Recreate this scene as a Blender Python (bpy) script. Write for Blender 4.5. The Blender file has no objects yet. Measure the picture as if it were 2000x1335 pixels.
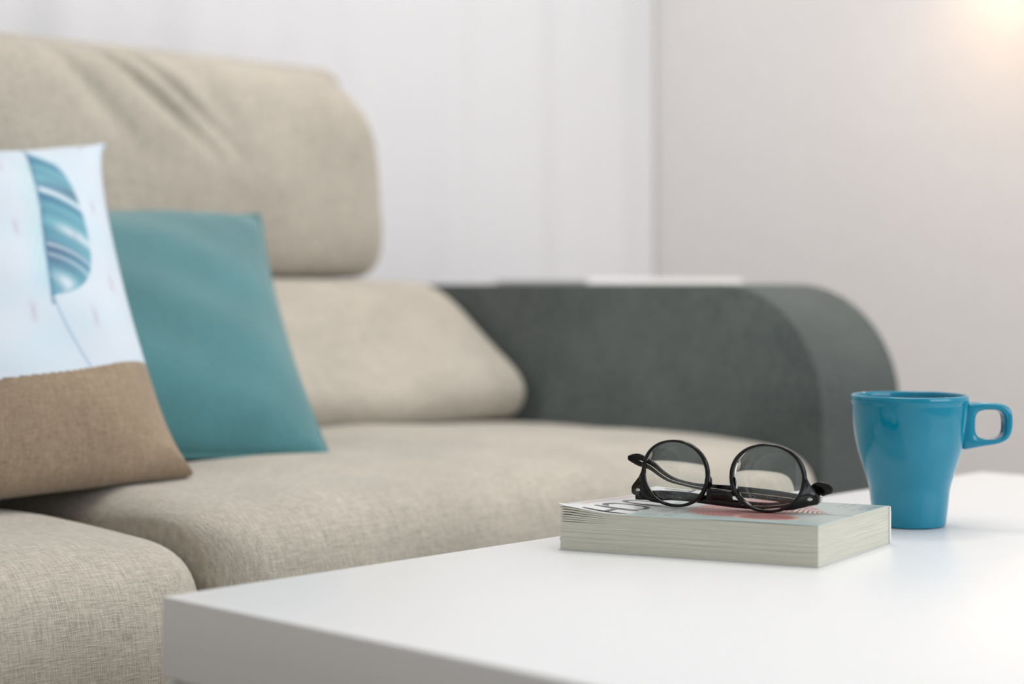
import bpy, bmesh, math, random
from math import sin, cos, pi, sqrt, exp, atan2
from mathutils import Vector, Matrix
random.seed(7)
sc = bpy.context.scene
COL = sc.collection

# ---------------------------------------------------------------- camera, world, lights, exposure
TH = math.radians(46.2155)
CX, CY, CZ = -.643, -.918, .643
RX, RY = cos(TH), -sin(TH)          # camera right
FX, FY = sin(TH), cos(TH)           # camera forward
F = 3450.0
cam = bpy.data.cameras.new('camera')
camo = bpy.data.objects.new('camera', cam); COL.objects.link(camo)
camo.location = (CX, CY, CZ); camo.rotation_euler = (pi/2, 0, -TH)
cam.sensor_width = 36; cam.lens = F/2000*36; cam.shift_y = -109.5/2000
cam.clip_start = .02
cam.dof.use_dof = True; cam.dof.focus_distance = 1.32; cam.dof.aperture_fstop = 3.2
sc.camera = camo

w = bpy.data.worlds.new('world'); sc.world = w; w.use_nodes = True
w.node_tree.nodes['Background'].inputs[0].default_value = (.80, .88, 1.0, 1)
w.node_tree.nodes['Background'].inputs[1].default_value = .6

def area(name, loc, target, sx, sy, power, color):
    l = bpy.data.lights.new(name, 'AREA'); l.shape = 'RECTANGLE'; l.size = sx; l.size_y = sy
    l.energy = power; l.color = color
    o = bpy.data.objects.new(name, l); COL.objects.link(o); o.location = loc
    o.rotation_euler = (Vector(target)-Vector(loc)).to_track_quat('-Z', 'Y').to_euler()
    return o
area('window_light', (.9, -2.93, 1.55), (.9, 0, 1.3), 2.3, 1.5, 54, (.91, .955, 1.0))
area('ceiling_light', (.7, -.3, 2.44), (.7, -.3, 0), 1.6, 1.2, 25, (1.0, .985, .965))
area('ceiling_light', (1.15, .45, 2.44), (1.3, 1.0, .9), .5, .3, 13, (1.0, .95, .89))

sc.view_settings.view_transform = 'Standard'; sc.view_settings.look = 'None'
sc.view_settings.gamma = 1; sc.view_settings.use_curve_mapping = False
sc.view_settings.exposure = -.46
sc.cycles.use_denoising = True
sc.cycles.max_bounces = 10; sc.cycles.transparent_max_bounces = 8
sc.cycles.sample_clamp_indirect = 6
sc.cycles.caustics_reflective = False

# ---------------------------------------------------------------- helpers
def lin(c):
    return tuple((x/255/12.92 if x/255 <= .04045 else ((x/255+.055)/1.055)**2.4) for x in c) + (1,)

def mat(name, rgb, rough=.6, **k):
    m = bpy.data.materials.new(name); m.use_nodes = True
    b = m.node_tree.nodes['Principled BSDF']
    b.inputs['Base Color'].default_value = lin(rgb); b.inputs['Roughness'].default_value = rough
    for kk, v in k.items(): b.inputs[kk.replace('_', ' ')].default_value = v
    return m

def N(m, t, **k):
    n = m.node_tree.nodes.new(t)
    for kk, v in k.items(): setattr(n, kk, v)
    return n

def tint(m, scale, amount, detail=4, stretch=(1, 1, 1), bump=0, dist=.001):
    """noise variation of the base colour and an optional bump"""
    nt = m.node_tree; b = nt.nodes['Principled BSDF']; L = nt.links.new
    tc = N(m, 'ShaderNodeTexCoord'); mp = N(m, 'ShaderNodeMapping'); mp.inputs['Scale'].default_value = stretch
    no = N(m, 'ShaderNodeTexNoise'); no.inputs['Scale'].default_value = scale; no.inputs['Detail'].default_value = detail
    L(tc.outputs['Object'], mp.inputs[0]); L(mp.outputs[0], no.inputs['Vector'])
    hs = N(m, 'ShaderNodeHueSaturation'); hs.inputs['Color'].default_value = b.inputs['Base Color'].default_value
    mr = N(m, 'ShaderNodeMapRange'); mr.inputs['From Min'].default_value = .3; mr.inputs['From Max'].default_value = .7
    mr.inputs['To Min'].default_value = 1-amount; mr.inputs['To Max'].default_value = 1+amount
    L(no.outputs[0], mr.inputs[0]); L(mr.outputs[0], hs.inputs['Value']); L(hs.outputs[0], b.inputs['Base Color'])
    if bump:
        bp = N(m, 'ShaderNodeBump'); bp.inputs['Strength'].default_value = bump; bp.inputs['Distance'].default_value = dist
        L(no.outputs[0], bp.inputs['Height']); L(bp.outputs[0], b.inputs['Normal'])
    return m

def fabric(name, c1, c2, scale=1.0, contrast=.35, sheen=.25, bump=.5, blotch=.08):
    """linen-like weave: two stretched thread noises over a soft blotch"""
    m = mat(name, c1, .92, Sheen_Weight=sheen, Sheen_Roughness=.5)
    nt = m.node_tree; b = nt.nodes['Principled BSDF']; L = nt.links.new
    b.inputs['Specular IOR Level'].default_value = .15
    tc = N(m, 'ShaderNodeTexCoord')
    outs = []
    for st in ((110, 900, 900), (900, 110, 110), (22, 420, 420), (420, 22, 22)):
        mp = N(m, 'ShaderNodeMapping'); mp.inputs['Scale'].default_value = tuple(s*scale for s in st)
        no = N(m, 'ShaderNodeTexNoise'); no.inputs['Scale'].default_value = 1; no.inputs['Detail'].default_value = 1.5
        L(tc.outputs['Object'], mp.inputs[0]); L(mp.outputs[0], no.inputs['Vector']); outs.append(no.outputs[0])
    def add(a, c, op='ADD'):
        n = N(m, 'ShaderNodeMath', operation=op); L(a, n.inputs[0])
        if isinstance(c, float): n.inputs[1].default_value = c
        else: L(c, n.inputs[1])
        return n.outputs[0]
    fine = add(outs[0], outs[1]); slub = add(outs[2], outs[3])
    tot = add(add(fine, .68, 'MULTIPLY'), add(slub, .32, 'MULTIPLY'))
    mr = N(m, 'ShaderNodeMapRange'); mr.inputs['From Min'].default_value = 1-contrast; mr.inputs['From Max'].default_value = 1+contrast
    L(tot, mr.inputs[0])
    mx = N(m, 'ShaderNodeMixRGB'); mx.inputs[1].default_value = lin(c2); mx.inputs[2].default_value = lin(c1)
    L(mr.outputs[0], mx.inputs[0])
    bl = N(m, 'ShaderNodeTexNoise'); bl.inputs['Scale'].default_value = 9; bl.inputs['Detail'].default_value = 3
    L(tc.outputs['Object'], bl.inputs['Vector'])
    m2 = N(m, 'ShaderNodeMapRange'); m2.inputs['From Min'].default_value = .3; m2.inputs['From Max'].default_value = .7
    m2.inputs['To Min'].default_value = 1-blotch; m2.inputs['To Max'].default_value = 1+blotch
    L(bl.outputs[0], m2.inputs[0])
    hs = N(m, 'ShaderNodeHueSaturation'); L(mx.outputs[0], hs.inputs['Color']); L(m2.outputs[0], hs.inputs['Value'])
    L(hs.outputs[0], b.inputs['Base Color'])
    bp = N(m, 'ShaderNodeBump'); bp.inputs['Strength'].default_value = bump; bp.inputs['Distance'].default_value = .0012
    L(fine, bp.inputs['Height']); L(bp.outputs[0], b.inputs['Normal'])
    return m

def obj(name, me, m, parent=None, smooth=True, loc=None):
    if isinstance(me, bmesh.types.BMesh):
        bm = me; bmesh.ops.recalc_face_normals(bm, faces=bm.faces)
        me = bpy.data.meshes.new(name); bm.to_mesh(me); bm.free()
    me.name = name
    if m is not None and not me.materials: me.materials.append(m)
    for p in me.polygons: p.use_smooth = smooth
    o = bpy.data.objects.new(name, me); COL.objects.link(o)
    if parent: o.parent = parent
    if loc: o.location = loc
    return o

def thing(name, label, cat, loc=(0, 0, 0), rz=0, group=None):
    o = bpy.data.objects.new(name, None); COL.objects.link(o); o.location = loc; o.rotation_euler = (0, 0, rz)
    o.empty_display_size = .05
    o['label'] = label; o['category'] = cat
    if group: o['group'] = group
    return o

def struct(name, bm, m, parent=None, smooth=False):
    o = obj(name, bm, m, parent, smooth)
    if not parent: o['kind'] = 'structure'
    return o

def box(bm, x0, x1, y0, y1, z0, z1, bev=0, seg=2):
    r = bmesh.ops.create_cube(bm, size=1)
    for v in r['verts']:
        v.co = Vector(((x0+x1)/2+v.co.x*(x1-x0), (y0+y1)/2+v.co.y*(y1-y0), (z0+z1)/2+v.co.z*(z1-z0)))
    if bev:
        es = list({e for v in r['verts'] for e in v.link_edges})
        bmesh.ops.bevel(bm, geom=es, offset=bev, segments=seg, affect='EDGES', profile=.5)

def nb(*a, **k):
    bm = bmesh.new(); box(bm, *a, **k); return bm

def grid_mesh(nu, nv, fn, close_u=False, bm=None):
    bm = bm or bmesh.new()
    vs = [[bm.verts.new(fn(i/(nu if close_u else nu-1), j/(nv-1))) for i in range(nu)] for j in range(nv)]
    for j in range(nv-1):
        for i in range(nu if close_u else nu-1):
            k = (i+1) % nu
            bm.faces.new((vs[j][i], vs[j][k], vs[j+1][k], vs[j+1][i]))
    return bm, vs

def chaikin(pts, n=3, closed=True):
    for _ in range(n):
        q = []
        m = len(pts)
        for i in range(m if closed else m-1):
            a, b = pts[i], pts[(i+1) % m]
            q.append(tuple(.75*x+.25*y for x, y in zip(a, b))); q.append(tuple(.25*x+.75*y for x, y in zip(a, b)))
        if not closed: q = [pts[0]]+q+[pts[-1]]
        pts = q
    return pts

def profile_cushion(prof, x0, x1, r, nmid=40, bulge=0, deform=None, iters=3):
    """closed (y,z) profile swept along x, its ends puffed over by rounding radius r"""
    P = chaikin(prof, iters)
    cy = sum(p[0] for p in P)/len(P); cz = sum(p[1] for p in P)/len(P)
    R = min(max(p[0] for p in P)-min(p[0] for p in P), max(p[1] for p in P)-min(p[1] for p in P))/2
    xs = []
    ns = 12
    for i in range(ns+1):
        a = i/ns*pi/2; xs.append((x0+r-r*cos(a), sin(a)))
    for i in range(1, nmid): xs.append((x0+r+(x1-x0-2*r)*i/nmid, 1))
    for i in range(ns+1):
        a = pi/2-i/ns*pi/2; xs.append((x1-r+r*cos(a), sin(a)))
    bm = bmesh.new(); rings = []
    for x, s in xs:
        off = r*(1-s); u = (x-x0)/(x1-x0); b = bulge*(1-(2*u-1)**2)
        ring = []
        for (y, z) in P:
            dy, dz = y-cy, z-cz; d = sqrt(dy*dy+dz*dz) or 1
            k = (d-off+b)/d if R > off else max(.02, 1-off/R)
            # shrink uniformly towards the centroid by the rounding offset
            k = max(.05, 1-off/max(d, 1e-6)*min(1, d/R if R else 1)) + b/d
            p = Vector((x, cy+dy*k, cz+dz*k))
            if deform: p = deform(p)
            ring.append(bm.verts.new(p))
        rings.append(ring)
    n = len(P)
    for a, b_ in zip(rings, rings[1:]):
        for i in range(n): bm.faces.new((a[i], a[(i+1) % n], b_[(i+1) % n], b_[i]))
    bm.faces.new(rings[0]); bm.faces.new(rings[-1][::-1])
    return bm

def sweep(path, sec, cap=True, up=Vector((0, 0, 1)), bm=None, closed=False):
    """path: list of (point, width across, height up); sec: unit section points"""
    bm = bm or bmesh.new(); rings = []
    n = len(path)
    for i, (p, a, b) in enumerate(path):
        p = Vector(p)
        q0 = Vector(path[(i-1) % n if closed else max(i-1, 0)][0]); q1 = Vector(path[(i+1) % n if closed else min(i+1, n-1)][0])
        t = (q1-q0).normalized(); side = t.cross(up).normalized(); u2 = side.cross(t).normalized()
        rings.append([bm.verts.new(p+side*(a/2*s[0])+u2*(b/2*s[1])) for s in sec])
    m = len(sec)
    pairs = list(zip(rings, rings[1:]))
    if closed: pairs.append((rings[-1], rings[0]))
    for A, B in pairs:
        for i in range(m): bm.faces.new((A[i], A[(i+1) % m], B[(i+1) % m], B[i]))
    if cap and not closed: bm.faces.new(rings[0]); bm.faces.new(rings[-1][::-1])
    return bm

def superell(n, e):
    out = []
    for i in range(n):
        a = 2*pi*i/n; c, s = cos(a), sin(a)
        out.append((math.copysign(abs(c)**e, c), math.copysign(abs(s)**e, s)))
    return out

def lathe(prof, n=72):
    bm = bmesh.new()
    rings = [[bm.verts.new((r*cos(2*pi*i/n), r*sin(2*pi*i/n), z)) for i in range(n)] for r, z in prof]
    for A, B in zip(rings, rings[1:]):
        for i in range(n): bm.faces.new((A[i], A[(i+1) % n], B[(i+1) % n], B[i]))
    bm.faces.new(rings[0]); bm.faces.new(rings[-1][::-1])
    return bm

def catmull(pts, k=6):
    out = []; n = len(pts)
    for i in range(n-1):
        p0, p1, p2, p3 = pts[max(i-1, 0)], pts[i], pts[i+1], pts[min(i+2, n-1)]
        for j in range(k):
            t = j/k
            out.append(tuple(.5*((2*b)+(-a+c)*t+(2*a-5*b+4*c-d)*t*t+(-a+3*b-3*c+d)*t**3) for a, b, c, d in zip(p0, p1, p2, p3)))
    out.append(tuple(pts[-1])); return out

def smoothstep(a, b, x):
    t = min(1, max(0, (x-a)/(b-a))); return t*t*(3-2*t)

# ---------------------------------------------------------------- materials
M_wall = tint(mat('painted_plaster', (246, 244, 243), .85), 30, .012, bump=.05)
M_ceiling = mat('ceiling_paint', (240, 240, 240), .9)
M_floor = tint(mat('pale_oak_boards', (190, 182, 171), .45), 6, .10, stretch=(1, 12, 1), bump=.1)
M_trim = mat('white_trim_paint', (238, 238, 238), .5)
M_beige = fabric('beige_linen', (210, 201, 187), (154, 149, 138), contrast=.34)
M_grey = fabric('charcoal_weave', (103, 108, 105), (68, 75, 75), contrast=.35, sheen=.1)
M_lacquer = tint(mat('white_foil', (236, 237, 238), .34, Coat_Weight=.0), 600, .01, bump=.03, dist=.0002)
M_metal = mat('brushed_steel', (190, 190, 190), .3, Metallic=1.0)

# ---------------------------------------------------------------- the room
WB, WR, WL, WF, HC = 1.25, 2.0, -2.6, -3.0, 2.5
struct('floor', nb(WL, WR, WF, WB, -.05, 0), None)
fl = bpy.data.objects['floor']
# boards laid over the sub-floor, each a piece of its own
fl.data.materials.append(M_floor)
bw = .19; k = 0; y = WF
plank_me = {}
while y < WB-.01:
    y1 = min(y+bw, WB); x = WL - random.random()*1.2
    while x < WR-.01:
        x1 = min(x+1.55, WR); xa = max(x, WL)
        if x1-xa > .02:
            obj('floorboard', nb(xa+.0006, x1-.0006, y+.0006, y1-.0006, 0, .006, bev=.001, seg=1), M_floor, fl, smooth=False)
        x += 1.55
    y += bw
struct('ceiling', nb(WL, WR, WF, WB, HC, HC+.06), M_ceiling)
struct('wall_back', nb(WL, WR+.1, WB, WB+.1, -.05, HC), M_wall)
M_wall2 = tint(mat('shaded_plaster', (233, 231, 231), .85), 30, .012, bump=.05)  # wall plaster in a darker tone: the right wall's weaker light put into colour
struct('wall_right', nb(WR, WR+.1, WF-.1, WB, -.05, HC), M_wall2)
struct('wall_left', nb(WL-.1, WL, WF-.1, WB+.1, -.05, HC), M_wall)
bm = bmesh.new()
box(bm, WL, -.3, WF-.1, WF, -.05, HC); box(bm, -.3, 2.0, WF-.1, WF, -.05, .75); box(bm, -.3, 2.0, WF-.1, WF, 2.35, HC)
struct('wall_front', bm, M_wall)
struct('baseboard_back', nb(WL, WR, WB-.014, WB, .006, .09, bev=.003), M_trim)
struct('baseboard_right', nb(WR-.014, WR, WF, WB-.014, .006, .09, bev=.003), M_trim)
win = struct('window_1', nb(-.3, 2.0, WF-.03, WF, .75, .79), M_trim)
for a in ((-.3, -.25, .79, 2.35), (1.95, 2.0, .79, 2.35), (.825, .875, .79, 2.35)):
    obj('window_frame', nb(a[0], a[1], WF-.06, WF-.01, a[2], a[3], bev=.003), M_trim, win, smooth=False)
obj('window_frame', nb(-.25, 1.95, WF-.06, WF-.01, 2.3, 2.35, bev=.003), M_trim, win, smooth=False)

# ---------------------------------------------------------------- coffee table (near left corner over the origin)
TW, TL, TT = 1.02, .62, .45
table = thing('coffee_table', 'low white square-edged coffee table with a thick top, holding the book and mug', 'table', (TW/2, -TL/2, .006))
tb = nb(-TW/2, TW/2, -TL/2, TL/2, TT-.05-.006, TT-.006, bev=.0012, seg=2)
obj('tabletop', tb, M_lacquer, table)
for sx in (-1, 1):
    for sy in (-1, 1):
        a, b = sx*(TW/2-.0265), sy*(TL/2-.0265)
        obj('leg', nb(a-.0250, a+.0250, b-.0250, b+.0250, 0, TT-.0535-.006, bev=.001), M_lacquer, table, smooth=False)
obj('underframe', nb(-TW/2+.06, TW/2-.06, -TL/2+.06, TL/2-.06, TT-.06-.006, TT-.0498-.006), M_lacquer, table, smooth=False)
# the pins that leave the thin shadow gap between top and legs
for sx in (-1, 1):
    for sy in (-1, 1):
        a, b = sx*(TW/2-.0265), sy*(TL/2-.0265)
        obj('spacer', nb(a-.021, a+.021, b-.021, b+.021, TT-.054-.006, TT-.0499-.006), M_lacquer, table, smooth=False)

# ---------------------------------------------------------------- sofa
sofa = thing('sofa', 'large beige linen sofa with puffy cushions, tall headrests and dark grey arms', 'sofa', (.18, .7, .006))
SX, SY, SZ = .18, .7, .006
def tosofa(o):
    o.location = (-SX, -SY, -SZ); return o
def seatdef(x0, x1):
    def f(p):
        u = (p.x-x0)/(x1-x0); v = (p.y-.22)/.5
        if p.z > .38:
            p.z += (.018 if x0 > 0 else .012)*(1-(2*u-1)**2)*smoothstep(-.1, .5, v)*smoothstep(1.6, .9, v)
            p.z += .0025*sin(p.x*23+p.y*9)*sin(p.y*17)
        if p.y < .35: p.y += -.012*(1-(2*u-1)**2) + .002*sin(p.x*30+p.z*20)
        return p
    return f
seat_prof = [(.238, .25), (.222, .30), (.222, .395), (.252, .456), (.36, .462), (.60, .460), (.98, .452), (.98, .25)]
for x0, x1 in ((.231, 1.088), (-.74, .227)):
    prf_ = seat_prof if x0 > 0 else [(y, z-(.020 if z > .38 else 0)) for y, z in seat_prof]
    c = tosofa(obj('seat_cushion', profile_cushion(prf_, x0, x1, .040 if x0 > 0 else .058, deform=seatdef(x0, x1)), M_beige, sofa))
lumb = [(.76, .463), (.695, .468), (.683, .515), (.745, .565), (.815, .625), (.875, .651), (.95, .648), (1.0, .62), (1.0, .47), (.86, .462)]
def lumbdef(p):
    p.y += .004*sin(p.x*19+p.z*31); return p
for x0, x1 in ((.19, 1.066), (-.735, .17)):
    tosofa(obj('back_cushion', profile_cushion(lumb, x0, x1, .022, bulge=.004, deform=lumbdef), M_beige, sofa))
head = [(.98, .654), (.915, .654), (.892, .69), (.893, .80), (.91, .895), (.955, .938), (1.03, .943), (1.075, .90), (1.085, .70), (1.05, .655)]
def headdef(x0, x1):
    def f(p):
        xm = (x0+x1)/2; h = smoothstep(.80, .96, p.z)
        p.x = xm+(p.x-xm)*(1-.15*h*h)
        if p.y < 1.0:                      # gathered folds running down from the top seam
            for (cx_, sl, wd, am) in ((.37, 1.1, .016, .016), (.42, 1.0, .012, .013), (.30, .8, .02, .010), (.50, .5, .022, .008)):
                s = (p.x-(x0+cx_)) - (.95-p.z)*sl
                p.y += am*exp(-(s/wd)**2)*smoothstep(.77, .89, p.z)
            p.y += .004*sin(p.x*14)*sin(p.z*17)
        return p
    return f
for x0, x1 in ((.182, 1.002), (-.735, .17)):
    tosofa(obj('headrest', profile_cushion(head, x0, x1, .030, nmid=110, bulge=.003, deform=headdef(x0, x1), iters=4), M_beige, sofa))
for x0, x1 in ((.20, 1.09), (-.72, .16)):
    tosofa(obj('headrest_shell', profile_cushion([(1.095, .62), (1.09, .80), (1.085, .950), (1.11, .972), (1.135, .950), (1.14, .62)], x0, x1, .03, bulge=0), M_beige, sofa))
tosofa(obj('back_frame', nb(-.76, 1.10, 1.0, 1.15, .10, .62, bev=.02, seg=3), M_grey, sofa))
tosofa(obj('base', nb(-.75, 1.095, .26, 1.02, .09, .262, bev=.015, seg=3), M_grey, sofa))
def arm(x0, x1):
    R_ = .15; pr = [(1.15, .09), (1.15, .60)]
    for i in range(7): a = i/6*pi/2; pr.append((1.15-.05+.05*cos(a), .60+.045*sin(a)))
    yf, zt = .245, .645
    for i in range(15):
        a = pi/2+i/14*pi/2; pr.append((yf+R_+R_*cos(a), zt-R_+R_*sin(a)))
    pr += [(yf, .09)]
    bm = bmesh.new()
    A = [bm.verts.new((x0, y, z)) for y, z in pr]; B = [bm.verts.new((x1, y, z)) for y, z in pr]
    fa = bm.faces.new(A); fb = bm.faces.new(B[::-1])
    n = len(pr)
    for i in range(n): bm.faces.new((A[i], A[(i+1) % n], B[(i+1) % n], B[i]))
    es = list(fa.edges)+list(fb.edges)
    bmesh.ops.bevel(bm, geom=es, offset=.022, segments=5, affect='EDGES', profile=.5, clamp_overlap=True)
    return bm
for x0, x1 in ((1.092, 1.262), (-.915, -.745)):
    tosofa(obj('arm', arm(x0, x1), M_grey, sofa))
M_foot = mat('steel_foot', (120, 120, 122), .35, Metallic=1.0)
for x in (-.83, .17, 1.18):
    for y in (.36, 1.06):
        bm = bmesh.new(); bmesh.ops.create_cone(bm, cap_ends=True, segments=24, radius1=.02, radius2=.025, depth=.088, matrix=Matrix.Translation((x, y, .052)))
        o = tosofa(obj('foot', bm, M_foot, sofa)); o.location.z = -SZ-.002

# ---------------------------------------------------------------- scatter cushions
def pillow(corners, T, nu=120, nv=120, pinch=.05, pexp=1.0, low=1.0, colour=None, wr=.003, seed=0, ear=.0):
    BL, BR, TR, TL = [Vector(c) for c in corners]
    n = ((BR-BL).cross(TL-BL)).normalized()       # front face normal (towards the camera)
    bm = bmesh.new(); layer = bm.verts.layers.float_color.new('print') if colour else None
    def base(u, v):
        U, V = 2*u-1, 2*v-1
        uu = .5+(u-.5)*(1-pinch*max(0, 1-V*V)**pexp); vv = .5+(v-.5)*(1-pinch*(1-U*U)*(1 if v > .5 else low))
        return (BL*(1-uu)+BR*uu)*(1-vv)+(TL*(1-uu)+TR*uu)*vv
    def th(u, v):
        U, V = abs(2*u-1), abs(2*v-1)
        return T/2*(max(0, 1-U**2.4)*max(0, 1-V**2.4))**.52 + ear*(U*V)**7*(max(0, 1-(max(U, V))**10))**.5
    sides = []
    for s in (1, -1):
        rows = []
        for j in range(nv+1):
            row = []
            for i in range(nu+1):
                edge = i in (0, nu) or j in (0, nv)
                u, v = .5-.5*cos(pi*i/nu), .5-.5*cos(pi*j/nv)
                u = .5*u+.5*i/nu; v = .5*v+.5*j/nv
                if edge and s == -1: row.append(sides[0][j][i]); continue
                U, V = abs(2*u-1), abs(2*v-1)
                w_ = wr*sin(u*17+v*9+seed)*sin(v*13-u*5+seed)
                rad = wr*1.6*(U*V)**3*sin(28*(u-v if (u-.5)*(v-.5) < 0 else u+v))
                p = base(u, v)+n*s*(th(u, v)+(0 if edge else (w_*(1-max(U, V)**6)+rad*(1-max(U, V)**20))))
                vt = bm.verts.new(p)
                if layer: vt[layer] = colour(u, v) if s == 1 else colour(u, v, True)
                row.append(vt)
            rows.append(row)
        sides.append(rows)
        for j in range(nv):
            for i in range(nu):
                q = (rows[j][i], rows[j][i+1], rows[j+1][i+1], rows[j+1][i])
                bm.faces.new(q if s == 1 else q[::-1])
    return bm

def piping(corners, r, pinch=.05):
    BL, BR, TR, TL = [Vector(c) for c in corners]
    pts = []
    n = 40
    def base(u, v):
        U, V = 2*u-1, 2*v-1
        uu = .5+(u-.5)*(1-pinch*(1-V*V)); vv = .5+(v-.5)*(1-pinch*(1-U*U))
        return (BL*(1-uu)+BR*uu)*(1-vv)+(TL*(1-uu)+TR*uu)*vv
    for i in range(n): pts.append(base(i/n, 0))
    for i in range(n): pts.append(base(1, i/n))
    for i in range(n): pts.append(base(1-i/n, 1))
    for i in range(n): pts.append(base(0, 1-i/n))
    nn = ((BR-BL).cross(TL-BL)).normalized()
    return sweep([(p, 2*r, 2*r) for p in pts], superell(8, 1), up=nn, closed=True)

def relative(o, root):
    o.location = tuple(-c for c in root.location); return o

M_teal = fabric('teal_velvet', (84, 137, 141), (66, 114, 120), contrast=.5, sheen=.45, bump=.15, blotch=.10)
# teal cushion
tc_ = [(.09, .60, .478), (.505, .435, .470), (.675, .765, .727), (.26, .90, .722)]
teal = thing('scatter_cushion', 'plain teal velvet cushion leaning on the sofa back behind the leaf-print cushion', 'cushion', (.30, .52, .478))
relative(obj('cover', pillow(tc_, .12, seed=2, pinch=.05), M_teal, teal), teal)
relative(obj('seam_piping', piping(tc_, .003, .05), M_teal, teal), teal)

# leaf print cushion: the print is a painted attribute on the front cloth
def mixc(a, b, t): return tuple(x*(1-t)+y*t for x, y in zip(a, b))
SEAM = .285
W0 = lin((208, 217, 227))[:3]; SEA = lin((120, 180, 190))[:3]; DEEP = lin((66, 118, 150))[:3]; NAVY = lin((82, 96, 130))[:3]; AQUA = lin((140, 205, 215))[:3]
rnd = random.Random(4)
sprigs = [(rnd.random(), .33+rnd.random()*.62) for _ in range(26)]
VB, VT = .388, .925
def rib(v):   # midrib u as a function of v
    t = (v-VB)/(VT-VB)
    return .754 + .029*sin(max(0, t)*1.75)
def leafcol(u, v, back=False):
    u0, v0 = u, v
    above = 1.0 if v > SEAM-.115*max(0, sin(pi*u))**.7 else 0.0
    if back: return W0+((1.0 if v > SEAM else 0.0),)
    c = mixc(W0, lin((196, 216, 228))[:3], .35+.35*sin(u*21+3*sin(v*9))*sin(v*17))
    # small faded sprigs in rows
    for i in range(-1, 8):
        for j in range(0, 6):
            cu = .08+.155*i+(.077 if j % 2 else 0); cv = .34+.125*j
            dx, dy = (u-cu)/.011, (v-cv)/.026
            d = dx*dx/(.25+.9*abs(dy))+dy*dy
            if d < 4: c = mixc(c, lin((176, 150, 172))[:3], .45*exp(-d*1.3))
    t = (v-VB)/(VT-VB)
    if -.05 < t < 1.04:
        ru = rib(v)
        # right side: broad lobes swept down and out
        du = u-ru
        wr_ = .126*max(0, 1-(2*t-1.0)**4)**.6*(1.05-.35*t*t)
        if t > .9: wr_ *= max(0, (1.04-t)/.14)
        if 0 <= du < wr_:
            s = du/wr_; ph = (t+.10*s*s)
            gap = max(exp(-((ph-.66)/.022)**2), .9*exp(-((ph-.42)/.028)**2)*smoothstep(.1, .6, s), .6*exp(-((ph-.30)/.012)**2), .5*exp(-((ph-.235)/.010)**2), exp(-((ph-.10)/.035)**2-((s-.5)/.35)**2))
            k = mixc(mixc(DEEP, SEA, .15+.5*sin(ph*9.5+.5)**2), AQUA, .25*s+.15*sin(ph*60))
            k = mixc(k, NAVY, (.75*exp(-((ph-.24)/.09)**2)*(1-s)+.8*exp(-((ph-.74)/.05)**2)*s))
            c = mixc(c, k, (1-gap)*smoothstep(1.0, .93, s))
        if -.062 < du < 0:
            s = -du/.062; g = .5+.5*sin((t+.5*s)*42)
            c = mixc(c, mixc(AQUA, lin((170, 215, 205))[:3], t), .62*(1-s)**1.1*(.35+.65*g)*smoothstep(1.0, .8, t)*smoothstep(-.05, .1, t))
        if abs(du) < .008: c = mixc(c, DEEP, .6*smoothstep(.008, .003, abs(du)))
    if .13 < v < VB:     # stalk curving right
        tt = (VB-v)/.233; su = .756+.085*tt**1.3
        if abs(u-su) < .006: c = mixc(c, lin((140, 170, 195))[:3], .6*smoothstep(.006, .002, abs(u-su)))
    return c+(above,)
def attr_mat(name, attr, rough, sheen=0, bump=0):
    m = mat(name, (200, 200, 200), rough, Sheen_Weight=sheen)
    nt = m.node_tree; b = nt.nodes['Principled BSDF']
    a = N(m, 'ShaderNodeAttribute'); a.attribute_name = attr; nt.links.new(a.outputs['Color'], b.inputs['Base Color'])
    if bump:
        no = N(m, 'ShaderNodeTexNoise'); no.inputs['Scale'].default_value = 700; bp = N(m, 'ShaderNodeBump')
        tc = N(m, 'ShaderNodeTexCoord'); nt.links.new(tc.outputs['Object'], no.inputs['Vector'])
        bp.inputs['Strength'].default_value = bump; bp.inputs['Distance'].default_value = .001
        nt.links.new(no.outputs[0], bp.inputs['Height']); nt.links.new(bp.outputs[0], b.inputs['Normal'])
    return m
M_leaf = attr_mat('leaf_print_cotton', 'print', .9, .1, .15)
M_tan = fabric('tan_linen', (172, 153, 130), (128, 111, 92), contrast=.35, bump=.4)
lc = [(-.11, .50, .452), (.328, .418, .470), (.420, .70, .792), (-.02, .79, .762)]
leaf = thing('scatter_cushion', 'white cushion printed with a blue-green leaf above a tan linen band', 'cushion', (.10, .50, .475))
bm = pillow(lc, .15, nu=300, nv=300, seed=5, ear=.022, low=.15, pinch=.11, pexp=.5, colour=leafcol)
# split along the sewn seam between print and tan band
seamed = bm.verts.layers.float_color['print']
def half(bm, above):
    b2 = bm.copy(); ly = b2.verts.layers.float_color['print']
    kill = [f for f in b2.faces if (sum(v[ly][3] for v in f.verts)/len(f.verts) > .5) != above]
    bmesh.ops.delete(b2, geom=kill, context='FACES')
    return b2
relative(obj('print_panel', half(bm, True), M_leaf, leaf), leaf)
tan = relative(obj('tan_band', half(bm, False), M_tan, leaf), leaf); tan['label'] = 'tan linen band'
bm.free()


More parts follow.
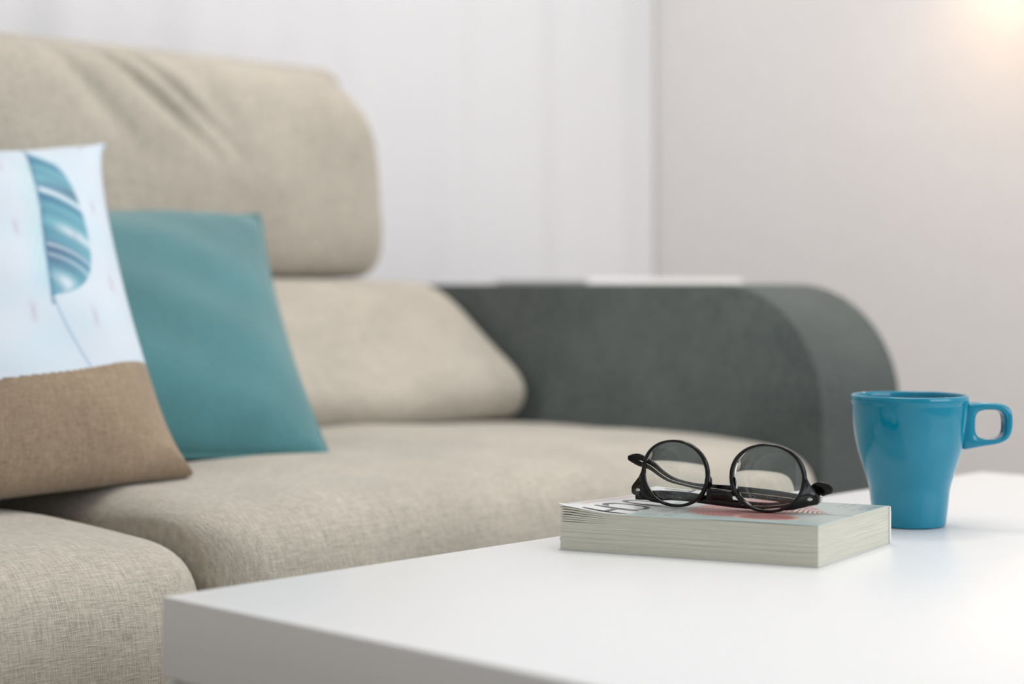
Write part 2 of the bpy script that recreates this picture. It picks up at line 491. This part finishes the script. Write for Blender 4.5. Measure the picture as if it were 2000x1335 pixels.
# ---------------------------------------------------------------- book
A_, B_, C_ = Vector((.375, -.233, 0)), Vector((.314, -.048, 0)), Vector((.507, -.207, 0))
ZB = .4502; BT = .0287
M_page = tint(mat('aged_paper', (209, 208, 194), .9), 1, .10, detail=2, stretch=(25, 25, 2600), bump=.5, dist=.0006)
book = thing('paperback_book', 'thick worn paperback lying flat on the white table under the glasses', 'book', (.41, -.13, ZB))
def bl(u, v, inset=0):   # u along the long fore-edge from the near corner, v towards the spine
    return A_+(B_-A_)*u+(C_-A_)*v
def lift(u, v, amt):     # dog-eared far left corner
    return amt*smoothstep(.74, 1.0, u)**1.4*smoothstep(.9, .0, v)
def sheet(z0f, z1f, amt, u0, u1, v0, v1, nu=36, nv=8, bm=None):
    bm = bm or bmesh.new()
    g = []
    for zf in (z0f, z1f):
        g.append([[bm.verts.new(bl(u0+(u1-u0)*i/nu, v0+(v1-v0)*j/nv)+Vector((0, 0, zf+lift(u0+(u1-u0)*i/nu, j/nv, amt)))) for i in range(nu+1)] for j in range(nv+1)])
    a, b = g
    for j in range(nv):
        for i in range(nu):
            bm.faces.new((a[j][i], a[j+1][i], a[j+1][i+1], a[j][i+1])); bm.faces.new((b[j][i], b[j][i+1], b[j+1][i+1], b[j+1][i]))
    for i in range(nu):
        bm.faces.new((a[0][i], a[0][i+1], b[0][i+1], b[0][i])); bm.faces.new((a[nv][i+1], a[nv][i], b[nv][i], b[nv][i+1]))
    for j in range(nv):
        bm.faces.new((a[j+1][0], a[j][0], b[j][0], b[j+1][0])); bm.faces.new((a[j][nu], a[j+1][nu], b[j+1][nu], b[j][nu]))
    return bm
bm = bmesh.new()
NL = 22
rb = random.Random(3)
for k in range(NL):
    z0 = .0005+(BT-.001)*k/NL; z1 = .0005+(BT-.001)*(k+1)/NL
    amt = {21: .0034, 20: .0027, 19: .0020, 18: .0013, 17: .0009, 16: .0005}.get(k, 0)
    e = rb.uniform(0, .0012)
    sheet(z0, z1-(.00004 if k < 16 else .00006), amt, .002+e*1.2, 1-.004-e*3, .002+e*3, .995, bm=bm)
o = obj('page_block', bm, M_page, book, smooth=False); o.location = (-.41, .13, 0)
# cover art painted on the card (flat print)
PAPER = lin((224, 226, 224))[:3]; GREENGREY = lin((176, 190, 186))[:3]; RED = lin((168, 100, 96))[:3]; PINK = lin((206, 166, 164))[:3]; INK = lin((60, 62, 64))[:3]
def coverprint(u, v):
    c = PAPER
    # grey-green picture field with a feathered left edge near the fore-edge
    if u < .735 - .05*v: c = mixc(c, GREENGREY, .75)
    if v < .10 and u < .72: c = mixc(c, lin((168, 196, 196))[:3], .6)
    # large red ornament, textured, behind the chevron band
    du, dv = (u-.40)/.235, (v-.46)/.36
    r = sqrt(du*du+dv*dv)
    if r < 1:
        tex = .5+.5*sin(r*70)*sin(atan2(dv, du)*30)
        c = mixc(RED, PINK, .15+.6*tex)
        c = mixc(c, GREENGREY, smoothstep(.8, 1, r))
    du, dv = (u-.25)/.12, (v-.20)/.12
    r = sqrt(du*du+dv*dv)
    if r < 1:
        c = mixc(mixc(RED, PINK, .25+.2*sin(du*30)), lin((222, 176, 160))[:3], smoothstep(.75, .95, r))
    # braided chevrons
    if .09 < u < .25 and .46 < v < .46+(u-.09)*2.0:
        hh = (u-.09)*2.0; q = abs((v-.46)/hh-.5)*2
        c = mixc(lin((232, 206, 200))[:3], lin((120, 66, 66))[:3], smoothstep(.35, .75, .5+.5*sin(u*300+q*7)))
    if abs(v-(.445-.02*u)) < .008 and u < .30: c = mixc(c, INK, .8)
    # small lines of type
    for (u0, v0, v1, col, n) in ((.665, .05, .26, RED, 9), (.64, .05, .34, RED, 12), (.60, .06, .22, INK, 12), (.575, .04, .30, INK, 14), (.735, .20, .5, INK, 12),
                                 (.150, .80, .95, INK, 9), (.118, .78, .95, INK, 9), (.06, .66, .94, RED, 13), (.035, .70, .95, INK, 12), (.015, .74, .95, INK, 12)):
        if abs(u-u0) < .0065 and v0 < v < v1:
            q = (v-v0)/(v1-v0)*n
            if (q % 1) < .72 and rb2[int(q) % 16] > .12: c = mixc(c, col, .85*(.6+.4*sin(q*19)))
    # red author line near the left short edge
    if abs(u-.965) < .016 and .16 < v < .80:
        q = (v-.12)*26
        if (q % 1) < .78: c = mixc(c, lin((214, 130, 138))[:3], .75*(.55+.45*sin(q*6.3+u*300)))
    return c
rb2 = [random.Random(11+i).random() for i in range(16)]
nu, nv = 330, 220
bm = bmesh.new(); layer = bm.verts.layers.float_color.new('print')
top = []; botm = []
for j in range(nv+1):
    r1 = []; r2 = []
    for i in range(nu+1):
        u, v = -.003+1.006*i/nu, -.004+1.006*j/nv
        zz = BT-.0003+lift(u, v, .0036)+.0004*sin(u*7)*(1-v)+(.0012*smoothstep(.965, 1.003, u)*smoothstep(.10, 0, v))
        if v > .97: zz -= .0012*((v-.97)/.03)**2
        p = bl(u, v); a = bm.verts.new((p.x, p.y, zz+.0004)); b = bm.verts.new((p.x, p.y, zz))
        a[layer] = coverprint(u, v)+(1,); b[layer] = PAPER+(1,)
        r1.append(a); r2.append(b)
    top.append(r1); botm.append(r2)
for j in range(nv):
    for i in range(nu):
        bm.faces.new((top[j][i], top[j][i+1], top[j+1][i+1], top[j+1][i])); bm.faces.new((botm[j][i], botm[j+1][i], botm[j+1][i+1], botm[j][i+1]))
for i in range(nu):
    bm.faces.new((top[0][i], top[0][i+1], botm[0][i+1], botm[0][i])); bm.faces.new((top[nv][i], top[nv][i+1], botm[nv][i+1], botm[nv][i]))
for j in range(nv):
    bm.faces.new((top[j][0], top[j+1][0], botm[j+1][0], botm[j][0])); bm.faces.new((top[j][nu], top[j+1][nu], botm[j+1][nu], botm[j][nu]))
M_cover = attr_mat('printed_card', 'print', .32)
M_cover.node_tree.nodes['Principled BSDF'].inputs['Coat Weight'].default_value = .3
o = obj('front_cover', bm, M_cover, book); o.location = (-.41, .13, 0)
M_card = mat('white_card', (222, 224, 220), .5)
o = obj('back_cover', sheet(0, .0004, 0, -.002, 1.002, -.003, 1.0, nu=4, nv=2), M_card, book, smooth=False); o.location = (-.41, .13, 0)
bm = bmesh.new()    # spine wraps the far long side with rounded shoulders
prf = [(1.0, .0), (1.008, .0008), (1.013, .004), (1.013, BT-.006), (1.008, BT-.0018), (1.0, BT-.0006), (.994, BT-.0008), (.994, .0005)]
ra = [bm.verts.new(bl(-.004, v)+Vector((0, 0, z))) for v, z in prf]; rc = [bm.verts.new(bl(1.003, v)+Vector((0, 0, z))) for v, z in prf]
for i in range(len(prf)):
    k = (i+1) % len(prf); bm.faces.new((ra[i], ra[k], rc[k], rc[i]))
bm.faces.new(ra); bm.faces.new(rc[::-1])
o = obj('spine', bm, M_card, book, smooth=False); o.location = (-.41, .13, 0)
def text_mesh(s, size, depth=.00003, bold=0):
    cu = bpy.data.curves.new('lettering', 'FONT'); cu.body = s; cu.size = size; cu.extrude = depth; cu.offset = bold
    cu.align_x = 'CENTER'; cu.align_y = 'CENTER'; cu.resolution_u = 3
    t = bpy.data.objects.new('t', cu); COL.objects.link(t)
    dg = bpy.context.evaluated_depsgraph_get(); me = bpy.data.meshes.new_from_object(t.evaluated_get(dg))
    bpy.data.objects.remove(t); bpy.data.curves.remove(cu)
    return me
M_letter = mat('grey_ink', (92, 92, 98), .5)
me = text_mesh('TOUCH', .052, .00002)
eu = (B_-A_).normalized(); ev = (C_-A_).normalized()
# reader's up runs away from the lifted end, reader's right runs towards the fore-edge
for v in me.vertices:
    x, y = v.co.x*.72, v.co.y
    vv = .50 - x/.1346; uu = .838 - y/.195*.98
    p = bl(uu, vv); v.co = Vector((p.x-.41, p.y+.13, BT+.00018+lift(uu, vv, .0036)+.0004*sin(uu*7)*(1-vv)+(v.co.z)))
o = obj('cover_lettering', me, M_letter, book, smooth=False); o['label'] = 'large grey cover lettering'

# ---------------------------------------------------------------- glasses
M_acetate = mat('black_acetate', (5, 5, 6), .16, Specular_IOR_Level=.35)
M_lens = bpy.data.materials.new('lens_glass'); M_lens.use_nodes = True
nt = M_lens.node_tree; nt.nodes.remove(nt.nodes['Principled BSDF'])
g = nt.nodes.new('ShaderNodeBsdfGlass'); g.inputs['Roughness'].default_value = 0; g.inputs['IOR'].default_value = 1.5; g.inputs['Color'].default_value = (.97, .985, .98, 1)
nt.links.new(g.outputs[0], nt.nodes['Material Output'].inputs[0])
M_silver = mat('silver_rivet', (215, 215, 205), .25, Metallic=1.0)
M_mark = mat('white_marking', (200, 200, 200), .5)
GX, GY = .3909, -.1358; GZ = ZB+BT+.0006
ga = atan2(-.957, .289)
es_, ed_ = Vector((cos(ga), sin(ga), 0)), Vector((-sin(ga), cos(ga), 0))
glasses = thing('eyeglasses', 'black round-lens eyeglasses folded and resting upside down on the paperback', 'eyeglasses', (GX, GY, GZ), ga)
def bow(s): return 1.5*s*s
def G(px, py, d):    # point of the photograph on an upright plane d behind the frame front, in the glasses' own axes
    dr = Vector(((px-1000)/F*RX+FX, (px-1000)/F*RY+FY, (558-py)/F))
    o_ = Vector((CX, CY, CZ)); c = Vector((GX, GY, 0))+ed_*d
    t = (c-o_).dot(ed_)/dr.dot(ed_); p = o_+dr*t-Vector((GX, GY, GZ))
    return Vector((p.dot(es_), p.dot(ed_), p.z))
LC, LA, LB, ZC = .0357, .0250, .0229, .0252
def rimpt(sg, a, r_out):
    # 0..2pi; rounder at the top (picture), gently flattened at the resting side
    e = .96
    c, s = cos(a), sin(a)
    x = math.copysign(abs(c)**e, c); z = math.copysign(abs(s)**e, s)
    return (sg*LC+(LA+r_out)*x, ZC+(LB+r_out)*z)
def ringprism(bm, sg, n=96):
    secs = []
    for i in range(n):
        a = 2*pi*i/n
        wdt = .0018+.0011*abs(cos(a))**1.5+.0003*max(0, -sin(a))
        pts = []
        for (r, d) in ((0, .0006), (.0005, 0), (wdt-.0008, 0), (wdt, .0008), (wdt, .0034), (wdt-.0008, .0042), (.0005, .0042), (0, .0036), (.0004, .0021)):
            x, z = rimpt(sg, a, r); pts.append(bm.verts.new((x, d, z)))
        secs.append(pts)
    for i in range(n):
        P, Q = secs[i], secs[(i+1) % n]
        for j in range(len(P)):
            k = (j+1) % len(P); bm.faces.new((P[j], P[k], Q[k], Q[j]))
bm = bmesh.new()
ringprism(bm, -1); ringprism(bm, 1)
def prism(bm, pts, d0, d1, bev=.0006):
    f0 = [bm.verts.new((x, d0, z)) for x, z in pts]; f1 = [bm.verts.new((x, d1, z)) for x, z in pts]
    fa = bm.faces.new(f0); fb = bm.faces.new(f1[::-1]); n = len(pts)
    for i in range(n): bm.faces.new((f0[i], f1[i], f1[(i+1) % n], f0[(i+1) % n]))
    bmesh.ops.bevel(bm, geom=list(fa.edges)+list(fb.edges), offset=bev, segments=2, affect='EDGES', profile=.5)
for sg in (-1, 1):
    outl = [(59.6, 38), (62.2, 31), (63.8, 25), (65.4, 20.5), (68.4, 17), (71.6, 14.6), (72.6, 12.6), (72.6, 8.6), (71.2, 7.2), (66, 6.2), (60, 4.3), (54, 2.9), (49, 2.4), (45, 2.3)]
    inner = []
    for i in range(14):
        a = math.radians(-62+i*(96/13)); x, z = rimpt(1, a, .0007); inner.append((x*1000, z*1000))
    pts = [(sg*x/1000, z/1000) for x, z in outl+inner]
    prism(bm, pts, .0001, .0041)
# bridge: saddle between the lenses
pts = [(-.0098, .0142), (-.0070, .0143), (-.003, .0148), (.003, .0148), (.0070, .0143), (.0098, .0142), (.0094, .0060), (.0060, .0070), (.0025, .0078), (-.0025, .0078), (-.0060, .0070), (-.0094, .0060)]
prism(bm, pts, -.0004, .0040)
for sg in (-1, 1):   # nose pads grow from the back of the rims (their lower sides when worn)
    m4 = Matrix.Translation((sg*.0100, .0054, .0195)) @ Matrix.Rotation(sg*.5, 4, 'Z') @ Matrix.Diagonal((.0017, .0034, .0055, 1))
    bmesh.ops.create_uvsphere(bm, u_segments=16, v_segments=10, radius=1, matrix=m4)
for v in bm.verts: v.co.y += bow(v.co.x)
zmin = min(v.co.z for v in bm.verts)
for v in bm.verts: v.co.z -= zmin
front = obj('frame_front', bm, M_acetate, glasses)
ZC2 = ZC-zmin
# lenses: curved meniscus, thinner in the middle (for short sight)
def lens(sg, R1=.16, R2=.0680, tc=.0011):
    ox, oz = (.0110, -.0050) if sg > 0 else (.002, -.0005)
    bm = bmesh.new(); nr, na = 20, 72; res = []
    for (R_, off, sgn) in ((R1, 0, 1), (R2, tc, 1)):
        rings = [[bm.verts.new((sg*LC, 0, ZC2))]]
        rings[0][0].co.y = off+(R_-sqrt(R_*R_-ox*ox-oz*oz))
        for j in range(1, nr+1):
            k = j/nr; ring = []
            for i in range(na):
                a = 2*pi*i/na; x, z = rimpt(sg, a, .0002)
                px, pz = (x-sg*LC)*k, (z-ZC)*k; rr = sqrt((px-ox)**2+(pz-oz)**2)
                ring.append(bm.verts.new((sg*LC+px, off+(R_-sqrt(R_*R_-rr*rr)), ZC2+pz)))
            rings.append(ring)
        for i in range(na): bm.faces.new((rings[0][0], rings[1][i], rings[1][(i+1) % na]))
        for A, B in zip(rings[1:], rings[2:]):
            for i in range(na): bm.faces.new((A[i], A[(i+1) % na], B[(i+1) % na], B[i]))
        res.append(rings[-1])
    for i in range(na): bm.faces.new((res[0][i], res[0][(i+1) % na], res[1][(i+1) % na], res[1][i]))
    slope = 3*LC*sg
    for v in bm.verts: v.co.y += .0003 + bow(LC) + slope*(v.co.x-sg*LC)
    return bm
for sg in (-1, 1):
    o = obj('lens', lens(sg), M_lens, glasses)
    for p in o.data.polygons:
        p.use_smooth = True
    o.data.set_sharp_from_angle(angle=math.radians(35))
# temples folded behind the front
TLp = [(1241, 966, 18, .0110), (1252, 966, 19, .0118), (1300, 967.5, 18.5, .0118), (1350, 971, 18, .0112), (1400, 978, 17, .0112), (1450, 985, 15, .0125), (1500, 988.5, 12.5, .0145), (1540, 984, 12, .0165), (1566, 973, 14, .0185), (1582, 963, 20, .0200), (1598, 955.5, 29, .0210), (1612, 954.5, 25, .0213), (1621, 956.5, 17, .0216), (1627, 958.5, 7, .0218)]
TRp = [(1583, 978, 17, .0105), (1565, 975, 20, .0118), (1520, 969, 22, .0125), (1480, 964, 22, .0130), (1440, 959, 21, .0135), (1400, 953.5, 16, .0150), (1365, 950, 12, .0170), (1335, 943.5, 11, .0185), (1310, 936, 14, .0195), (1290, 924, 16.5, .0200), (1270, 908, 20, .0205), (1250, 898, 24, .0210), (1237, 894.5, 18, .0213), (1227, 893.5, 8, .0215)]
def temple(pts, name='temple'):
    path = []
    raw = []
    for px, py, h, d in pts:
        p = G(px, py, d); zc = (Vector((GX, GY, GZ))+es_*p.x+ed_*p.y-Vector((CX, CY, CZ))).dot(Vector((FX, FY, 0)))
        raw.append((p.x, p.y, p.z, h*zc/F))
    cc = catmull(raw, 5)
    for i, (x, y, z, h) in enumerate(cc):
        e = 1-max(0, (i-len(cc)+4)/4.0)*.5
        path.append((Vector((x, y, z)), .0028*e, h))
    return sweep(path, superell(16, .45)), raw
bmL, rawL = temple(TLp); bmR, rawR = temple(TRp)
for b_ in (bmL, bmR):
    print('temple zmin', min(v.co.z for v in b_.verts))
    for v in b_.verts: v.co.z = max(v.co.z, .0001)
tL = obj('temple', bmL, M_acetate, glasses); tR = obj('temple', bmR, M_acetate, glasses)
# metal core wire glinting inside the acetate, as a fine inlay
for raw, a, b in ((rawR, 1, 12), (rawL, 5, 10)):
    cc = catmull([(x, y-.00150, z) for x, y, z, h in raw[a:b]], 5)
    par = tR if raw is rawR else tL
    obj('core_wire', sweep([(Vector(c), .0005, .0006) for c in cc], superell(6, 1)), M_silver, par)
# markings printed inside the temples (read upside down, the glasses being inverted)
me = text_mesh('CE', .0042, .00002)
c = G(1468, 969, .0130-.0016)
for v in me.vertices: v.co = Vector((c.x-v.co.x, c.y-.0001-v.co.z, c.z-v.co.y))
obj('printed_mark', me, M_mark, tR, smooth=False)
bm = bmesh.new(); rr = random.Random(5)
for (x0, x1, y, tilt, d) in ((1497, 1552, 972.5, .055, .0126-.0016), (1275, 1352, 968, .09, .0116-.0016)):
    px = x0
    while px < x1:
        w_ = rr.uniform(1.0, 2.6); h = rr.uniform(1.2, 2.2); cy_ = y+(px-x0)*tilt
        P = [G(px, cy_-h, d), G(px+w_, cy_-h, d), G(px+w_, cy_+h*.6, d), G(px, cy_+h*.6, d)]
        if rr.random() > .15: bm.faces.new([bm.verts.new(q) for q in P])
        px += w_+rr.uniform(.5, 1.4)
o = obj('printed_mark', bm, mat('grey_marking', (120, 120, 125), .5), tL, smooth=False); o['kind'] = 'stuff'
# rivets on the front corners
for sg in (-1, 1):
    bm = bmesh.new()
    m4 = Matrix.Translation((sg*.0665, bow(.0665)+.0000, .0108)) @ Matrix.Rotation(sg*.2, 4, 'Z') @ Matrix.Diagonal((.0019, .0004, .0011, 1))
    bmesh.ops.create_uvsphere(bm, u_segments=20, v_segments=12, radius=1, matrix=m4)
    obj('rivet', bm, M_silver, glasses)
    bm = bmesh.new(); box(bm, -.0013, .0013, 0, .0085, -.0026, .0026, bev=.0006)
    for v in bm.verts: v.co += Vector((sg*.0700, bow(.07)+.0035, .0105))
    for kx in (-.0017, 0, .0017):
        bmesh.ops.create_cone(bm, cap_ends=True, segments=14, radius1=.0012, radius2=.0012, depth=.0014, matrix=Matrix.Translation((sg*.0718, bow(.07)+.0085, .0105+kx)))
    obj('hinge', bm, M_silver, glasses)
# outer corner tip of the right side: the metal hinge shield seen past the rim
# ---------------------------------------------------------------- mug
def ray(px, py, Z):
    dx, dy, dz = (px-1000)/F*RX+FX, (px-1000)/F*RY+FY, (558-py)/F
    t = (Z-CZ)/dz; return CX+dx*t, CY+dy*t
mx_, my_ = ray(1776, 1024.5, .45)
M_glaze = tint(mat('turquoise_glaze', (0, 130, 160), .09), 60, .03)
mug = thing('coffee_mug', 'glossy turquoise ceramic mug with a squared handle behind the book', 'mug', (mx_, my_, .4502), -TH)
ou = [(1, .0267, .0), (1, .0283, .0006), (1, .0290, .003), (1, .0298, .009), (1, .0308, .018), (1, .0320, .029), (1, .0337, .036), (1, .0358, .043), (1, .0385, .0515), (1, .0410, .060), (1, .0430, .069), (1, .0447, .080), (1, .0457, .090), (1, .0463, .0985)]
prof = catmull([(r, z) for _, r, z in ou], 4)
prof += [(.0468, .0995), (.0470, .1020), (.0468, .1040), (.0461, .1050), (.0450, .1052), (.0441, .1044), (.0438, .102), (.0436, .095), (.0425, .082), (.040, .066), (.036, .050), (.031, .036), (.0285, .018), (.0265, .010), (.020, .0075), (.003, .007)]
body = obj('body', lathe([(.003, .0012), (.024, .0012), (.0258, 0.0)]+prof), M_glaze, mug)
# handle: a closed rounded-square loop, local x points to the picture's right
K = 9817.0
ho = [(945, 222), (1010, 219), (1130, 219), (1240, 224), (1315, 252), (1352, 312), (1352, 400), (1330, 475), (1275, 530), (1190, 556), (1080, 570), (1010, 583), (940, 592)]
# ring: outer and inner outlines, filleted cross-section
def mz(y): return (1190-y)/K
def mxx(x): return (x-550)/K
inner = []
nH = 64
cx_, cy_, hx, hy = 1176, 392, 113, 113
outer = []
oc = chaikin([(1000, 219), (1130, 216), (1262, 222), (1352, 262), (1362, 392), (1338, 500), (1250, 548), (1120, 566), (1000, 590), (930, 600), (945, 420), (960, 260), (985, 225)], 3)
def outer_at(a):
    best = None; dx, dy = cos(a), sin(a)
    n = len(oc)
    for i in range(n):
        x1, y1 = oc[i]; x2, y2 = oc[(i+1) % n]
        ex, ey = x2-x1, y2-y1; den = dx*ey-dy*ex
        if abs(den) < 1e-9: continue
        t = ((x1-cx_)*ey-(y1-cy_)*ex)/den; s = ((x1-cx_)*dy-(y1-cy_)*dx)/den
        if t > 0 and -1e-6 <= s <= 1+1e-6: best = t
    return best
bm = bmesh.new(); secs = []
for i in range(nH):
    a = 2*pi*i/nH; c, s = cos(a), sin(a)
    e = 2/3.2
    ri = 1/((abs(c)/hx)**3.2+(abs(s)/hy)**3.2)**(1/3.2); ro = outer_at(a)
    mid, hw = (ri+ro)/2, (ro-ri)/2
    ring = []
    dep = .0085
    for (p, q) in superell(14, .62):
        r_ = mid+hw*p
        ring.append(bm.verts.new((mxx(cx_+r_*c), dep*q*(1.0-.0*c), mz(cy_+r_*s))))
    secs.append(ring)
for i in range(nH):
    P, Q = secs[i], secs[(i+1) % nH]
    for j in range(14): bm.faces.new((P[j], P[(j+1) % 14], Q[(j+1) % 14], Q[j]))
obj('handle', bm, M_glaze, mug)

# ---------------------------------------------------------------- curtain, cabinet, wall lamp
M_sheer = mat('white_voile', (250, 250, 252), .9)
b = M_sheer.node_tree.nodes['Principled BSDF']
tr = N(M_sheer, 'ShaderNodeBsdfTranslucent'); tr.inputs[0].default_value = (.9, .9, .93, 1); mxs = N(M_sheer, 'ShaderNodeMixShader'); mxs.inputs[0].default_value = .3
M_sheer.node_tree.links.new(b.outputs[0], mxs.inputs[1]); M_sheer.node_tree.links.new(tr.outputs[0], mxs.inputs[2])
M_sheer.node_tree.links.new(mxs.outputs[0], M_sheer.node_tree.nodes['Material Output'].inputs[0])
curt = thing('curtain', 'white floor-length curtain hanging in soft folds beside the room corner', 'curtain', (1.5, 1.232, .02))
def cf(u, v):
    x = -1.9+2.396*u
    amp = .007*(.25+.75*(1-v))
    y = amp*sin(x*27+1.2*sin(x*7)+.3*v)+.4*amp*sin(x*58+1)
    return (x, y, v*2.36)
bm, _ = grid_mesh(520, 20, cf)
cl = obj('cloth', bm, M_sheer, curt)
sm = cl.modifiers.new('thickness', 'SOLIDIFY'); sm.thickness = .0015
bm = bmesh.new(); bmesh.ops.create_cone(bm, cap_ends=True, segments=20, radius1=.012, radius2=.012, depth=2.5, matrix=Matrix.Translation((-.75, 0, 2.375)) @ Matrix.Rotation(pi/2, 4, 'Y'))
obj('rod', bm, M_metal, curt)

M_cab = mat('white_cabinet_paint', (238, 238, 240), .4)
cab = thing('side_cabinet', 'low white cabinet standing in the corner behind the grey sofa arm', 'cabinet', (1.49, .89, .006))
obj('carcass', nb(-.18, .18, -.085, .085, .04, .632, bev=.003), M_cab, cab, smooth=False)
obj('top', nb(-.19, .19, -.10, .09, .628, .648, bev=.003), M_cab, cab, smooth=False)
obj('plinth', nb(-.17, .17, -.07, .08, 0, .04), M_cab, cab, smooth=False)
for s in (-1, 1):
    d = obj('door', nb(s*.0895-.0875, s*.0895+.0875, -.098, -.085, .05, .622, bev=.002), M_cab, cab, smooth=False)
    bm = bmesh.new(); bmesh.ops.create_cone(bm, cap_ends=True, segments=16, radius1=.008, radius2=.012, depth=.02, matrix=Matrix.Translation((s*.03, -.108, .45)) @ Matrix.Rotation(pi/2, 4, 'X'))
    obj('knob', bm, M_metal, d)

lamp = thing('wall_lamp', 'warm lit wall lamp glowing at the top right edge of the picture', 'lamp', (1.999, .40, 1.36))
bm = bmesh.new(); bmesh.ops.create_cone(bm, cap_ends=True, segments=32, radius1=.05, radius2=.045, depth=.02, matrix=Matrix.Translation((-.010, 0, 0)) @ Matrix.Rotation(-pi/2, 4, 'Y'))
obj('wall_plate', bm, M_metal, lamp)
obj('bracket', sweep([((-.018, 0, 0), .012, .012), ((-.07, 0, .0), .012, .012), ((-.10, 0, -.004), .012, .012)], superell(12, 1)), M_metal, lamp)
M_shade = mat('opal_glass', (255, 244, 228), .4, Transmission_Weight=.0)
bb = M_shade.node_tree.nodes['Principled BSDF']; bb.inputs['Emission Color'].default_value = (1.0, .80, .58, 1); bb.inputs['Emission Strength'].default_value = 1.1
bm = bmesh.new()
pr = [(.030, .03), (.045, .01), (.060, -.06), (.070, -.13), (.067, -.13), (.057, -.06), (.042, .008), (.028, .026)]
rings = [[bm.verts.new((-.11+r*cos(2*pi*i/40), r*sin(2*pi*i/40), z)) for i in range(40)] for r, z in pr]
for A, B in zip(rings, rings[1:]+rings[:1]):
    for i in range(40): bm.faces.new((A[i], A[(i+1) % 40], B[(i+1) % 40], B[i]))
obj('shade', bm, M_shade, lamp)
bm = bmesh.new(); bmesh.ops.create_uvsphere(bm, u_segments=20, v_segments=14, radius=.024, matrix=Matrix.Translation((-.11, 0, -.045)))
M_bulb = mat('bulb', (255, 240, 220), .4); bb = M_bulb.node_tree.nodes['Principled BSDF']; bb.inputs['Emission Color'].default_value = (1, .8, .58, 1); bb.inputs['Emission Strength'].default_value = 8
obj('bulb', bm, M_bulb, lamp)
pl = bpy.data.lights.new('wall_lamp_light', 'POINT'); pl.energy = 2.2; pl.color = (1, .72, .50); pl.shadow_soft_size = .03
po = bpy.data.objects.new('wall_lamp_light', pl); COL.objects.link(po); po.location = (1.999-.11, .40, 1.36-.10)
